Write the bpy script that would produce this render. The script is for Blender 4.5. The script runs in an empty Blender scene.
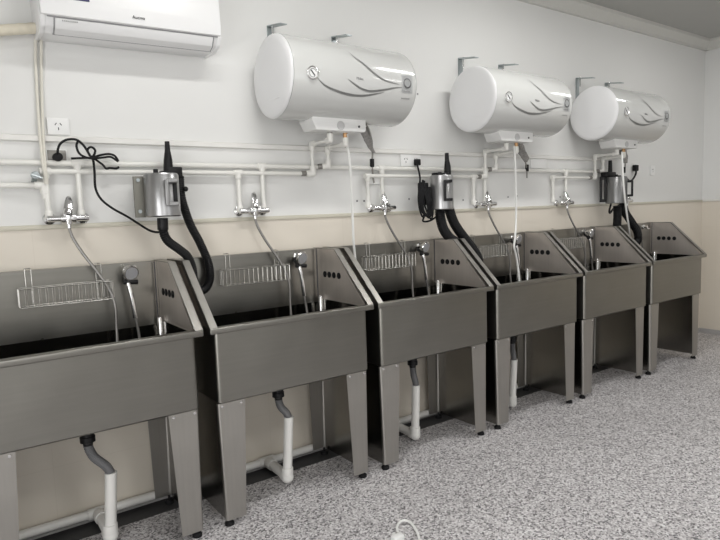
import bpy, bmesh, math, random
from mathutils import Vector, Matrix
random.seed(4)
C = bpy.context.scene.collection
PI = math.pi
# ------------------------------------------------------------------ camera
CAM_H = 1.55
F_PX, YAW, PIT, ROL = 590.28, math.radians(35.565), math.radians(5.7646), math.radians(-2.026)
FRONT, WALL = 2.638, 3.222           # front rim of the tubs / back wall, metres in front of the camera
PITCH, XR0 = 0.99814, 0.977          # spacing of the tubs, right edge of the first one
XC, CEIL = 7.138, 3.282              # far side wall, ceiling
TILE = 1.524
fw = Vector((math.sin(YAW)*math.cos(PIT), math.cos(YAW)*math.cos(PIT), -math.sin(PIT)))
r0 = Vector((math.cos(YAW), -math.sin(YAW), 0)); u0 = r0.cross(fw)
rt = r0*math.cos(ROL)+u0*math.sin(ROL); up = u0*math.cos(ROL)-r0*math.sin(ROL)
cd = bpy.data.cameras.new('camera'); cam = bpy.data.objects.new('camera', cd); C.objects.link(cam)
m = Matrix((rt, up, -fw)).transposed().to_4x4(); m.translation = (0, 0, CAM_H); cam.matrix_world = m
cd.sensor_width = 36; cd.lens = F_PX/720*36; cd.clip_start = .05
bpy.context.scene.camera = cam

def at(px, py, Y):
    """the point on the vertical plane Y metres ahead that a measured photo pixel falls on"""
    d = rt*((px-360)/F_PX) - up*((py-270)/F_PX) + fw
    t = Y/d.y
    return Vector((t*d.x, Y, CAM_H+t*d.z))

# ------------------------------------------------------------------ materials
def new_mat(name):
    mt = bpy.data.materials.new(name); mt.use_nodes = True
    nt = mt.node_tree; b = nt.nodes['Principled BSDF']
    return mt, nt, b
def mat(name, col, rough=.5, metal=0, coat=0, noise=0, nscale=30, bump=0, alpha=1, spec=.5, trans=0):
    mt, nt, b = new_mat(name)
    b.inputs['Base Color'].default_value = (*col, 1); b.inputs['Roughness'].default_value = rough
    b.inputs['Metallic'].default_value = metal; b.inputs['Coat Weight'].default_value = coat
    b.inputs['Specular IOR Level'].default_value = spec; b.inputs['Alpha'].default_value = alpha
    b.inputs['Transmission Weight'].default_value = trans
    if noise or bump:
        tc = nt.nodes.new('ShaderNodeTexCoord'); n = nt.nodes.new('ShaderNodeTexNoise')
        n.inputs['Scale'].default_value = nscale; n.inputs['Detail'].default_value = 4
        nt.links.new(tc.outputs['Object'], n.inputs['Vector'])
        if noise:
            mx = nt.nodes.new('ShaderNodeMix'); mx.data_type = 'RGBA'
            mx.inputs['A'].default_value = (*[c*(1-noise) for c in col], 1)
            mx.inputs['B'].default_value = (*[min(1, c*(1+noise)) for c in col], 1)
            nt.links.new(n.outputs['Fac'], mx.inputs['Factor']); nt.links.new(mx.outputs['Result'], b.inputs['Base Color'])
        if bump:
            bp = nt.nodes.new('ShaderNodeBump'); bp.inputs['Strength'].default_value = bump; bp.inputs['Distance'].default_value = .002
            nt.links.new(n.outputs['Fac'], bp.inputs['Height']); nt.links.new(bp.outputs['Normal'], b.inputs['Normal'])
    return mt
def brushed(name, col, rough, stretch, strength=.25):
    """stainless sheet with a directional grain and cloudy wipe marks"""
    mt, nt, b = new_mat(name)
    b.inputs['Metallic'].default_value = 1
    tc = nt.nodes.new('ShaderNodeTexCoord'); mp = nt.nodes.new('ShaderNodeMapping')
    mp.inputs['Scale'].default_value = stretch
    n = nt.nodes.new('ShaderNodeTexNoise'); n.inputs['Scale'].default_value = 1; n.inputs['Detail'].default_value = 5
    nt.links.new(tc.outputs['Object'], mp.inputs['Vector']); nt.links.new(mp.outputs['Vector'], n.inputs['Vector'])
    w = nt.nodes.new('ShaderNodeTexNoise'); w.inputs['Scale'].default_value = 5; w.inputs['Detail'].default_value = 3
    nt.links.new(tc.outputs['Object'], w.inputs['Vector'])
    mx = nt.nodes.new('ShaderNodeMix'); mx.data_type = 'RGBA'
    mx.inputs['A'].default_value = (*[c*.86 for c in col], 1); mx.inputs['B'].default_value = (*[c*1.14 for c in col], 1)
    ad = nt.nodes.new('ShaderNodeMath'); ad.operation = 'ADD'
    h1 = nt.nodes.new('ShaderNodeMath'); h1.operation = 'MULTIPLY'; h1.inputs[1].default_value = .5
    h2 = nt.nodes.new('ShaderNodeMath'); h2.operation = 'MULTIPLY'; h2.inputs[1].default_value = .5
    nt.links.new(n.outputs['Fac'], h1.inputs[0]); nt.links.new(w.outputs['Fac'], h2.inputs[0])
    nt.links.new(h1.outputs[0], ad.inputs[0]); nt.links.new(h2.outputs[0], ad.inputs[1])
    nt.links.new(ad.outputs[0], mx.inputs['Factor']); nt.links.new(mx.outputs['Result'], b.inputs['Base Color'])
    mr = nt.nodes.new('ShaderNodeMapRange'); mr.inputs['To Min'].default_value = rough-.08; mr.inputs['To Max'].default_value = rough+.1
    nt.links.new(w.outputs['Fac'], mr.inputs['Value']); nt.links.new(mr.outputs['Result'], b.inputs['Roughness'])
    bp = nt.nodes.new('ShaderNodeBump'); bp.inputs['Strength'].default_value = strength; bp.inputs['Distance'].default_value = .004
    nt.links.new(w.outputs['Fac'], bp.inputs['Height']); nt.links.new(bp.outputs['Normal'], b.inputs['Normal'])
    return mt
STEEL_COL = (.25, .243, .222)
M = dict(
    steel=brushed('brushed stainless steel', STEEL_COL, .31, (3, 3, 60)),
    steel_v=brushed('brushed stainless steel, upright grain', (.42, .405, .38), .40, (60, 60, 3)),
    steel_side_lit=brushed('brushed stainless steel, side guards', (.70, .65, .61), .50, (60, 60, 3)),  # side guards coloured paler and pinker to hold their bright reflections
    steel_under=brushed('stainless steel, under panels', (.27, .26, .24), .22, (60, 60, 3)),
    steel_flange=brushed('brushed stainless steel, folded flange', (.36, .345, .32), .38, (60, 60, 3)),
    steel_in=mat('polished steel tub inside', (.30, .29, .27), .14, 1),
    chrome=mat('chrome', (.72, .72, .72), .17, 1),
    zinc=mat('galvanised steel', (.42, .46, .47), .42, 1, noise=.15),
    wire=mat('bright wire', (.62, .61, .58), .25, 1),
    flexsteel=mat('steel shower hose', (.27, .26, .25), .45, 1),
    rubber=mat('black rubber', (.007, .007, .008), .55, spec=.25),
    blackplastic=mat('black plastic', (.008, .008, .009), .42, spec=.3),
    hose=mat('black corrugated hose', (.006, .006, .007), .5, spec=.25),
    greyhose=mat('grey corrugated hose', (.16, .16, .165), .5),
    pvc=mat('white pvc', (.83, .82, .79), .32),
    pvcpipe=mat('white ppr pipe', (.83, .82, .78), .35),
    enamel=mat('white enamel', (.61, .615, .60), .15, coat=.4),
    capplastic=mat('white cap plastic', (.78, .78, .785), .4),
    acwhite=mat('air conditioner plastic', (.84, .84, .84), .28),
    acflap=mat('flap plastic', (.77, .77, .77), .35),
    gap=mat('shadow gap', (.10, .10, .11), .7),
    silver=mat('silver print', (.36, .36, .355), .4),
    grey=mat('grey print', (.22, .22, .225), .5),
    dark=mat('dark print', (.05, .05, .055), .5),
    navy=mat('navy print', (.03, .03, .11), .5),
    cream=mat('beige wrap tape', (.72, .67, .55), .6, noise=.12, nscale=40),
    cable=mat('ivory cable', (.74, .715, .64), .5),
    brass=mat('brass', (.55, .33, .17), .3, 1),
    coupling=mat('grey coupling', (.30, .29, .27), .4, .6),
    dryer=mat('dryer metal', (.42, .42, .425), .3, .9),
    plate=mat('olive grey plate', (.20, .195, .17), .5, .3),
    socket=mat('socket plastic', (.84, .84, .83), .35),
    bag=mat('cable wrap film', (.32, .31, .30), .25, noise=.5, nscale=60),
    whitehose=mat('white tube', (.84, .84, .82), .4),
    strip=mat('dark floor strip', (.035, .035, .037), .5, noise=.3),
    trim=mat('trim paint', (.80, .79, .76), .45),
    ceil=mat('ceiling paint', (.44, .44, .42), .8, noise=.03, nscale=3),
    cornice=mat('cornice plaster', (.64, .635, .60), .7),
    frame=mat('window frame', (.7, .7, .7), .4),
)
def m_wall():
    """painted plaster above, cream tiles below the trim line"""
    mt, nt, b = new_mat('white plaster over cream tile')
    g = nt.nodes.new('ShaderNodeNewGeometry'); s = nt.nodes.new('ShaderNodeSeparateXYZ')
    nt.links.new(g.outputs['Position'], s.inputs['Vector'])
    lt = nt.nodes.new('ShaderNodeMath'); lt.operation = 'LESS_THAN'; lt.inputs[1].default_value = TILE
    nt.links.new(s.outputs['Z'], lt.inputs[0])
    # tile joints: 0.6 wide x 0.3 high
    cb = nt.nodes.new('ShaderNodeCombineXYZ')
    sm = nt.nodes.new('ShaderNodeMath'); sm.operation = 'ADD'
    nt.links.new(s.outputs['X'], sm.inputs[0]); nt.links.new(s.outputs['Y'], sm.inputs[1])
    nt.links.new(sm.outputs[0], cb.inputs['X'])
    ofs = nt.nodes.new('ShaderNodeMath'); ofs.operation = 'ADD'; ofs.inputs[1].default_value = -.024
    nt.links.new(s.outputs['Z'], ofs.inputs[0]); nt.links.new(ofs.outputs[0], cb.inputs['Y'])
    br = nt.nodes.new('ShaderNodeTexBrick'); br.offset = 0
    br.inputs['Scale'].default_value = 1; br.inputs['Brick Width'].default_value = .6; br.inputs['Row Height'].default_value = .3
    br.inputs['Mortar Size'].default_value = .0016
    br.inputs['Color1'].default_value = (.74, .685, .60, 1); br.inputs['Color2'].default_value = (.735, .68, .595, 1)
    br.inputs['Mortar'].default_value = (.70, .645, .56, 1)
    nt.links.new(cb.outputs['Vector'], br.inputs['Vector'])
    n = nt.nodes.new('ShaderNodeTexNoise'); n.inputs['Scale'].default_value = 1.7; n.inputs['Detail'].default_value = 5
    nt.links.new(g.outputs['Position'], n.inputs['Vector'])
    mp = nt.nodes.new('ShaderNodeMix'); mp.data_type = 'RGBA'
    mp.inputs['A'].default_value = (.75, .75, .735, 1); mp.inputs['B'].default_value = (.79, .79, .775, 1)
    nt.links.new(n.outputs['Fac'], mp.inputs['Factor'])
    mx = nt.nodes.new('ShaderNodeMix'); mx.data_type = 'RGBA'
    nt.links.new(lt.outputs[0], mx.inputs['Factor']); nt.links.new(mp.outputs['Result'], mx.inputs['A']); nt.links.new(br.outputs['Color'], mx.inputs['B'])
    nt.links.new(mx.outputs['Result'], b.inputs['Base Color'])
    rr = nt.nodes.new('ShaderNodeMix'); rr.inputs['A'].default_value = .75; rr.inputs['B'].default_value = .3
    nt.links.new(lt.outputs[0], rr.inputs['Factor']); nt.links.new(rr.outputs['Result'], b.inputs['Roughness'])
    return mt
def m_floor():
    """grey and white flake floor"""
    mt, nt, b = new_mat('speckled flake floor')
    g = nt.nodes.new('ShaderNodeNewGeometry')
    v = nt.nodes.new('ShaderNodeTexVoronoi'); v.inputs['Scale'].default_value = 120
    nt.links.new(g.outputs['Position'], v.inputs['Vector'])
    s = nt.nodes.new('ShaderNodeSeparateColor'); nt.links.new(v.outputs['Color'], s.inputs['Color'])
    rp = nt.nodes.new('ShaderNodeValToRGB'); e = rp.color_ramp.elements
    rp.color_ramp.interpolation = 'CONSTANT'
    e[0].position = 0; e[0].color = (.14, .133, .138, 1)
    e[1].position = .13; e[1].color = (.31, .297, .305, 1)
    for p, c in ((.33, (.53, .508, .517, 1)), (.64, (.685, .66, .668, 1)), (.85, (.80, .785, .79, 1))):
        x = e.new(p); x.color = c
    nt.links.new(s.outputs['Red'], rp.inputs['Fac'])
    n = nt.nodes.new('ShaderNodeTexNoise'); n.inputs['Scale'].default_value = 1.1; n.inputs['Detail'].default_value = 3
    nt.links.new(g.outputs['Position'], n.inputs['Vector'])
    rm = nt.nodes.new('ShaderNodeMapRange'); rm.inputs['To Min'].default_value = .86; rm.inputs['To Max'].default_value = 1.1
    nt.links.new(n.outputs['Fac'], rm.inputs['Value'])
    ml = nt.nodes.new('ShaderNodeMix'); ml.data_type = 'RGBA'; ml.blend_type = 'MULTIPLY'; ml.inputs['Factor'].default_value = 1
    nt.links.new(rp.outputs['Color'], ml.inputs['A']); nt.links.new(rm.outputs['Result'], ml.inputs['B'])
    nt.links.new(ml.outputs['Result'], b.inputs['Base Color'])
    b.inputs['Roughness'].default_value = .5; b.inputs['Specular IOR Level'].default_value = .35
    return mt
M['wall'] = m_wall(); M['floor'] = m_floor()
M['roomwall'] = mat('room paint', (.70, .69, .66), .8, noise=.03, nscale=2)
def emit(name, col, s):
    mt, nt, b = new_mat(name); b.inputs['Base Color'].default_value = (*col, 1)
    b.inputs['Emission Color'].default_value = (*col, 1); b.inputs['Emission Strength'].default_value = s
    return mt

# ------------------------------------------------------------------ mesh builders
class MB:
    def __init__(s): s.bm = bmesh.new()
    def box(s, x0, x1, y0, y1, z0, z1, bev=0, seg=2):
        t = bmesh.new()
        r = bmesh.ops.create_cube(t, size=1)
        bmesh.ops.scale(t, vec=(abs(x1-x0), abs(y1-y0), abs(z1-z0)), verts=t.verts)
        bmesh.ops.translate(t, vec=((x0+x1)/2, (y0+y1)/2, (z0+z1)/2), verts=t.verts)
        if bev: bmesh.ops.bevel(t, geom=t.edges[:], offset=bev, segments=seg, affect='EDGES', profile=.5)
        return s.add(t)
    def add(s, t, mtx=None):
        if mtx is not None: bmesh.ops.transform(t, matrix=mtx, verts=t.verts)
        me = bpy.data.meshes.new('tmp'); t.to_mesh(me); t.free(); s.bm.from_mesh(me); bpy.data.meshes.remove(me)
        return s
    def prism(s, pts, axis, a, b, bev=0):
        """polygon extruded along axis; pts are the other two coordinates in x,y,z order"""
        t = bmesh.new()
        def mk(p, d):
            return {'x': (d, p[0], p[1]), 'y': (p[0], d, p[1]), 'z': (p[0], p[1], d)}[axis]
        A = [t.verts.new(mk(p, a)) for p in pts]; B = [t.verts.new(mk(p, b)) for p in pts]
        t.faces.new(A); t.faces.new(B)
        n = len(pts)
        for i in range(n): t.faces.new((A[i], A[(i+1) % n], B[(i+1) % n], B[i]))
        bmesh.ops.recalc_face_normals(t, faces=t.faces)
        if bev: bmesh.ops.bevel(t, geom=t.edges[:], offset=bev, segments=2, affect='EDGES', profile=.5)
        return s.add(t)
    def lathe(s, prof, origin=(0, 0, 0), axis='z', n=24):
        """prof: (radius, height) pairs"""
        t = bmesh.new(); rings = []
        for r, h in prof:
            if r < 1e-6: rings.append([t.verts.new((0, 0, h))])
            else: rings.append([t.verts.new((r*math.cos(2*PI*k/n), r*math.sin(2*PI*k/n), h)) for k in range(n)])
        for a, b in zip(rings, rings[1:]):
            for k in range(n):
                p = [a[k % len(a)], a[(k+1) % n % len(a)], b[(k+1) % n % len(b)], b[k % len(b)]]
                q = []
                for v in p:
                    if v not in q: q.append(v)
                if len(q) > 2: t.faces.new(q)
        for rg in (rings[0], rings[-1]):
            if len(rg) > 2: t.faces.new(rg)
        bmesh.ops.recalc_face_normals(t, faces=t.faces)
        R = {'z': Matrix(), 'x': Matrix.Rotation(PI/2, 4, 'Y'), 'y': Matrix.Rotation(-PI/2, 4, 'X')}[axis]
        return s.add(t, Matrix.Translation(origin) @ R)
    def cyl(s, p, q, r, r2=None, n=16, bev=0):
        p, q = Vector(p), Vector(q); L = (q-p).length; r2 = r if r2 is None else r2
        t = bmesh.new()
        bmesh.ops.create_cone(t, cap_ends=True, segments=n, radius1=r, radius2=r2, depth=L)
        if bev: bmesh.ops.bevel(t, geom=[e for e in t.edges if any(len(f.verts) > 4 for f in e.link_faces)], offset=bev, segments=2, affect='EDGES', profile=.5)
        R = Vector((0, 0, 1)).rotation_difference((q-p).normalized()).to_matrix().to_4x4()
        return s.add(t, Matrix.Translation((p+q)/2) @ R)
    def ball(s, c, r, sc=(1, 1, 1), n=14):
        t = bmesh.new(); bmesh.ops.create_uvsphere(t, u_segments=n, v_segments=n//2+1, radius=r)
        return s.add(t, Matrix.Translation(c) @ Matrix.Diagonal((*sc, 1)))
    def tube(s, pts, r, n=10, smooth=True, sub=6, ribs=0, rib=.0):
        """round tube through pts; ribs = corrugation pitch in metres"""
        P = [Vector(p) for p in pts]
        if smooth and len(P) > 2:
            Q = []
            for i in range(len(P)-1):
                a, b, c, d = P[max(i-1, 0)], P[i], P[i+1], P[min(i+2, len(P)-1)]
                for k in range(sub):
                    u = k/sub
                    Q.append(.5*((2*b)+(c-a)*u+(2*a-5*b+4*c-d)*u*u+(3*b-a-3*c+d)*u**3))
            Q.append(P[-1]); P = Q
        rad = [r]*len(P)
        if ribs:
            L = [0]
            for a, b in zip(P, P[1:]): L.append(L[-1]+(b-a).length)
            N = max(4, int(L[-1]/ribs)*4); Q = []; j = 0
            for k in range(N+1):
                d = L[-1]*k/N
                while j < len(P)-2 and L[j+1] < d: j += 1
                u = (d-L[j])/max(L[j+1]-L[j], 1e-9); Q.append(P[j].lerp(P[j+1], min(max(u, 0), 1)))
            P = Q; rad = [r*(1+rib*math.sin(k*PI/2)) for k in range(len(P))]
        t = bmesh.new(); rings = []
        T = (P[1]-P[0]).normalized(); N0 = T.orthogonal().normalized()
        for i, p in enumerate(P):
            T2 = (P[min(i+1, len(P)-1)]-P[max(i-1, 0)])
            T2 = T2.normalized() if T2.length > 1e-9 else T
            N0 = (T.rotation_difference(T2) @ N0).normalized(); T = T2; B = T.cross(N0)
            rings.append([t.verts.new(p+rad[i]*(math.cos(2*PI*k/n)*N0+math.sin(2*PI*k/n)*B)) for k in range(n)])
        for a, b in zip(rings, rings[1:]):
            for k in range(n): t.faces.new((a[k], a[(k+1) % n], b[(k+1) % n], b[k]))
        t.faces.new(rings[0]); t.faces.new(rings[-1])
        bmesh.ops.recalc_face_normals(t, faces=t.faces)
        return s.add(t)
    def pipe(s, pts, r, n=14, elbow=1.35):
        """straight pipe runs with fatter elbow fittings at the bends"""
        P = [Vector(p) for p in pts]
        for a, b in zip(P, P[1:]): s.cyl(a, b, r, n=n)
        for i in range(1, len(P)-1):
            R = r*elbow
            s.ball(P[i], R*1.02, n=n)
            for q in (P[i-1], P[i+1]):
                d = (q-P[i]).normalized(); s.cyl(P[i], P[i]+d*R*2.1, R, n=n)
        return s
    def build(s, name, m, parent=None, ang=35, loc=None):
        me = bpy.data.meshes.new(name); s.bm.to_mesh(me); s.bm.free()
        me.materials.append(m)
        for p in me.polygons: p.use_smooth = True
        me.set_sharp_from_angle(angle=math.radians(ang))
        o = bpy.data.objects.new(name, me); C.objects.link(o); o.parent = parent
        if loc is not None: o.location = loc
        return o
def tag(o, label, cat, group=None):
    o['label'] = label; o['category'] = cat
    if group: o['group'] = group
    return o
def thing(name, label, cat, loc=(0, 0, 0), group=None):
    o = bpy.data.objects.new(name, None); C.objects.link(o); o.location = loc; o.empty_display_size = .1
    return tag(o, label, cat, group)
def struct(o): o['kind'] = 'structure'; return o
def copy_tree(o, parent=None):
    c = o.copy(); C.objects.link(c); c.parent = parent
    for ch in o.children: copy_tree(ch, c)
    return c
def text_mb(txt, size, mtx, depth=.0006, bold=False):
    """solid lettering as a mesh builder"""
    cu = bpy.data.curves.new('lettering', 'FONT'); cu.body = txt; cu.size = size; cu.extrude = depth
    cu.align_x = 'CENTER'; cu.align_y = 'CENTER'
    if bold: cu.offset = size*.02
    o = bpy.data.objects.new('lettering', cu); C.objects.link(o)
    dg = bpy.context.evaluated_depsgraph_get(); me = bpy.data.meshes.new_from_object(o.evaluated_get(dg))
    bpy.data.objects.remove(o); bpy.data.curves.remove(cu)
    b = MB(); t = bmesh.new(); t.from_mesh(me); bpy.data.meshes.remove(me); b.add(t, mtx); return b
FACE = Matrix.Rotation(PI/2, 4, 'X')      # lettering upright, facing the room (-Y)

# ------------------------------------------------------------------ the room
XL, YF = -1.7, -2.3
struct(MB().box(XL-.1, XC+.1, YF-.1, WALL+.1, -.1, 0).build('floor', M['floor']))
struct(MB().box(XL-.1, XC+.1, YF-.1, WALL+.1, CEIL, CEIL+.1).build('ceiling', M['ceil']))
wb = struct(MB().box(XL-.1, XC+.1, WALL, WALL+.12, 0, CEIL).build('wall_back', M['wall']))
struct(MB().box(XC, XC+.12, YF-.1, WALL, 0, CEIL).build('wall_right', M['wall']))
def pierced(name, axis, a0, a1, d0, d1, holes):
    """a wall with rectangular openings (a0,a1,z0,z1)"""
    b = MB(); cur = a0
    def put(p, q, z0, z1):
        if q-p < 1e-4 or z1-z0 < 1e-4: return
        b.box(p, q, d0, d1, z0, z1) if axis == 'x' else b.box(d0, d1, p, q, z0, z1)
    for h0, h1, z0, z1 in holes:
        put(cur, h0, 0, CEIL); put(h0, h1, 0, z0); put(h0, h1, z1, CEIL); cur = h1
    put(cur, a1, 0, CEIL)
    return struct(b.build(name, M['roomwall']))
HF = [(-1.1, .7, .95, 2.6), (1.9, 3.7, .95, 2.6), (4.9, 6.5, .95, 2.6)]
HL = [(-1.3, 1.1, .05, 2.6)]
pierced('wall_front', 'x', XL-.1, XC+.1, YF-.12, YF, HF)
pierced('wall_left', 'y', YF, WALL, XL-.12, XL, HL)
for k, (a, b_, z0, z1) in enumerate(HF):
    f = MB(); w = .045
    f.box(a, b_, YF-.09, YF-.04, z0, z0+w).box(a, b_, YF-.09, YF-.04, z1-w, z1)
    for x in (a, (a+b_)/2-w/2, b_-w): f.box(x, x+w, YF-.09, YF-.04, z0, z1)
    struct(f.build('window_%d' % (k+1), M['frame']))
f = MB()
for a in (HL[0][0], -.1-.03, HL[0][1]-.06): f.box(XL-.09, XL-.04, a, a+.06, HL[0][2], HL[0][3])
f.box(XL-.09, XL-.04, HL[0][0], HL[0][1], HL[0][3]-.06, HL[0][3])
struct(f.build('door_1', M['frame']))
# cornice
cpts = [(WALL, CEIL), (WALL-.085, CEIL), (WALL-.085, CEIL-.03), (WALL-.055, CEIL-.055), (WALL-.03, CEIL-.085), (WALL-.03, CEIL-.105), (WALL, CEIL-.105)]
struct(MB().prism(cpts, 'x', XL, XC).build('trim_1', M['cornice']))
cp2 = [(XC-(WALL-y), z) for y, z in cpts]
struct(MB().prism(cp2, 'y', YF, WALL).build('trim_2', M['cornice']))
# trim line on top of the tiles, moulding above the pipes
struct(MB().box(XL, XC, WALL-.010, WALL, TILE-.012, TILE+.010, .003).build('trim_3', mat('tile edge trim', (.60, .57, .48), .4)))
struct(MB().box(XC-.010, XC, YF, WALL, TILE-.012, TILE+.010, .003).build('trim_4', M['trim']))
struct(MB().prism([(WALL, 1.963), (WALL-.020, 1.957), (WALL-.020, 1.934), (WALL-.004, 1.928), (WALL, 1.928)], 'x', XL, 5.15).build('trim_5', M['trim']))
# grey cove where floor meets wall
cove = mat('floor cove', (.40, .39, .39), .5, noise=.2, nscale=80)
struct(MB().prism([(WALL, 0), (WALL-.03, 0), (WALL-.012, .012), (WALL-.006, .045), (WALL, .05)], 'x', XL, XC).build('baseboard_back', cove))
struct(MB().prism([(XC, 0), (XC-.03, 0), (XC-.012, .012), (XC-.006, .045), (XC, .05)], 'y', YF, WALL).build('baseboard_right', cove))
struct(MB().box(XL, 5.05, 3.05, WALL-.03, 0, .003).build('floor_strip', M['strip']))  # plain dark strip laid along the wall base
# small anchor holes left in the plaster
b = MB()
for px, py in ((357, 201), (364, 201), (409, 199), (463, 200), (508, 197), (517, 196), (417.5, 94), (552, 197), (560, 197)):
    p = at(px, py, WALL); b.cyl((p.x, WALL-.002, p.z), (p.x, WALL+.004, p.z), .007, n=10)
struct(b.build('anchor_hole', M['grey'], wb))

# ------------------------------------------------------------------ lights
def area(name, loc, rot, sx, sy, power, col=(1, 1, 1), spread=PI):
    l = bpy.data.lights.new(name, 'AREA'); l.shape = 'RECTANGLE'; l.size = sx; l.size_y = sy; l.energy = power; l.color = col; l.spread = spread
    o = bpy.data.objects.new(name, l); C.objects.link(o); o.location = loc; o.rotation_euler = rot; return o
DAY = (1, .995, .98)
for k, (a, b_, z0, z1) in enumerate(HF):
    area('daylight_window', ((a+b_)/2, YF-.2, (z0+z1)/2), (PI/2, 0, 0), b_-a+.1, z1-z0+.1, (26, 16, 1)[k], DAY)
a, b_, z0, z1 = HL[0]
area('daylight_door', (XL-.2, (a+b_)/2, (z0+z1)/2), (PI/2, 0, -PI/2), b_-a+.1, z1-z0, 88, DAY)
def lamp(name, x0, x1, y, w, power, label, cat, group):
    t = thing(name, label, cat, ((x0+x1)/2, y, CEIL), group)
    L = (x1-x0)/2
    if w < .2:
        MB().box(-L, L, -.03, .03, -.03, 0, .004).build('housing', M['acwhite'], t)
        MB().cyl((-L+.02, 0, -.045), (L-.02, 0, -.045), .014).build('tube', M['tube'], t)
    else:
        f = MB()
        for s_ in (-1, 1): f.box(-L-.02, L+.02, s_*(w/2+.02), s_*w/2, -.04, 0).box(s_*(L+.02), s_*L, -w/2, w/2, -.04, 0)
        f.build('frame', M['acwhite'], t)
        MB().box(-L, L, -w/2, w/2, -.03, -.02).build('diffuser', M['panel'], t)
    area('lamp_glow', ((x0+x1)/2, y, CEIL-.065), (0, 0, 0), x1-x0, w, power, (1, .99, .97))
M['tube'] = emit('lamp tube', (1, .99, .97), 6); M['panel'] = emit('added fill panel', (1, .99, .97), 2)
SPAN = ((.7, 1.8), (3.0, 3.92), (5.35, 6.05)); NTH = ('first', 'second', 'third')
for k, (x0, x1) in enumerate(SPAN):
    lamp('tube_light', x0, x1, 1.95, .11, (14.5, 18, 9)[k], 'white ceiling tube light, %s of three in the row over the wash tubs' % NTH[k], 'ceiling light', 'ceiling tube lights')
for k, (x0, x1) in enumerate(((.9, 2.1), (4.5, 5.5))):  # unseen fill panels, added for more light from above
    lamp('fill_panel', x0, x1, -.6, .6, (27, 22)[k], 'added ceiling fill panel, %s of two out of view by the windows' % NTH[k], 'ceiling light', 'added ceiling fill panels')
wd = bpy.data.worlds.new('world'); bpy.context.scene.world = wd; wd.use_nodes = True
wd.node_tree.nodes['Background'].inputs['Color'].default_value = (.8, .88, 1, 1)
wd.node_tree.nodes['Background'].inputs['Strength'].default_value = .3

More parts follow.
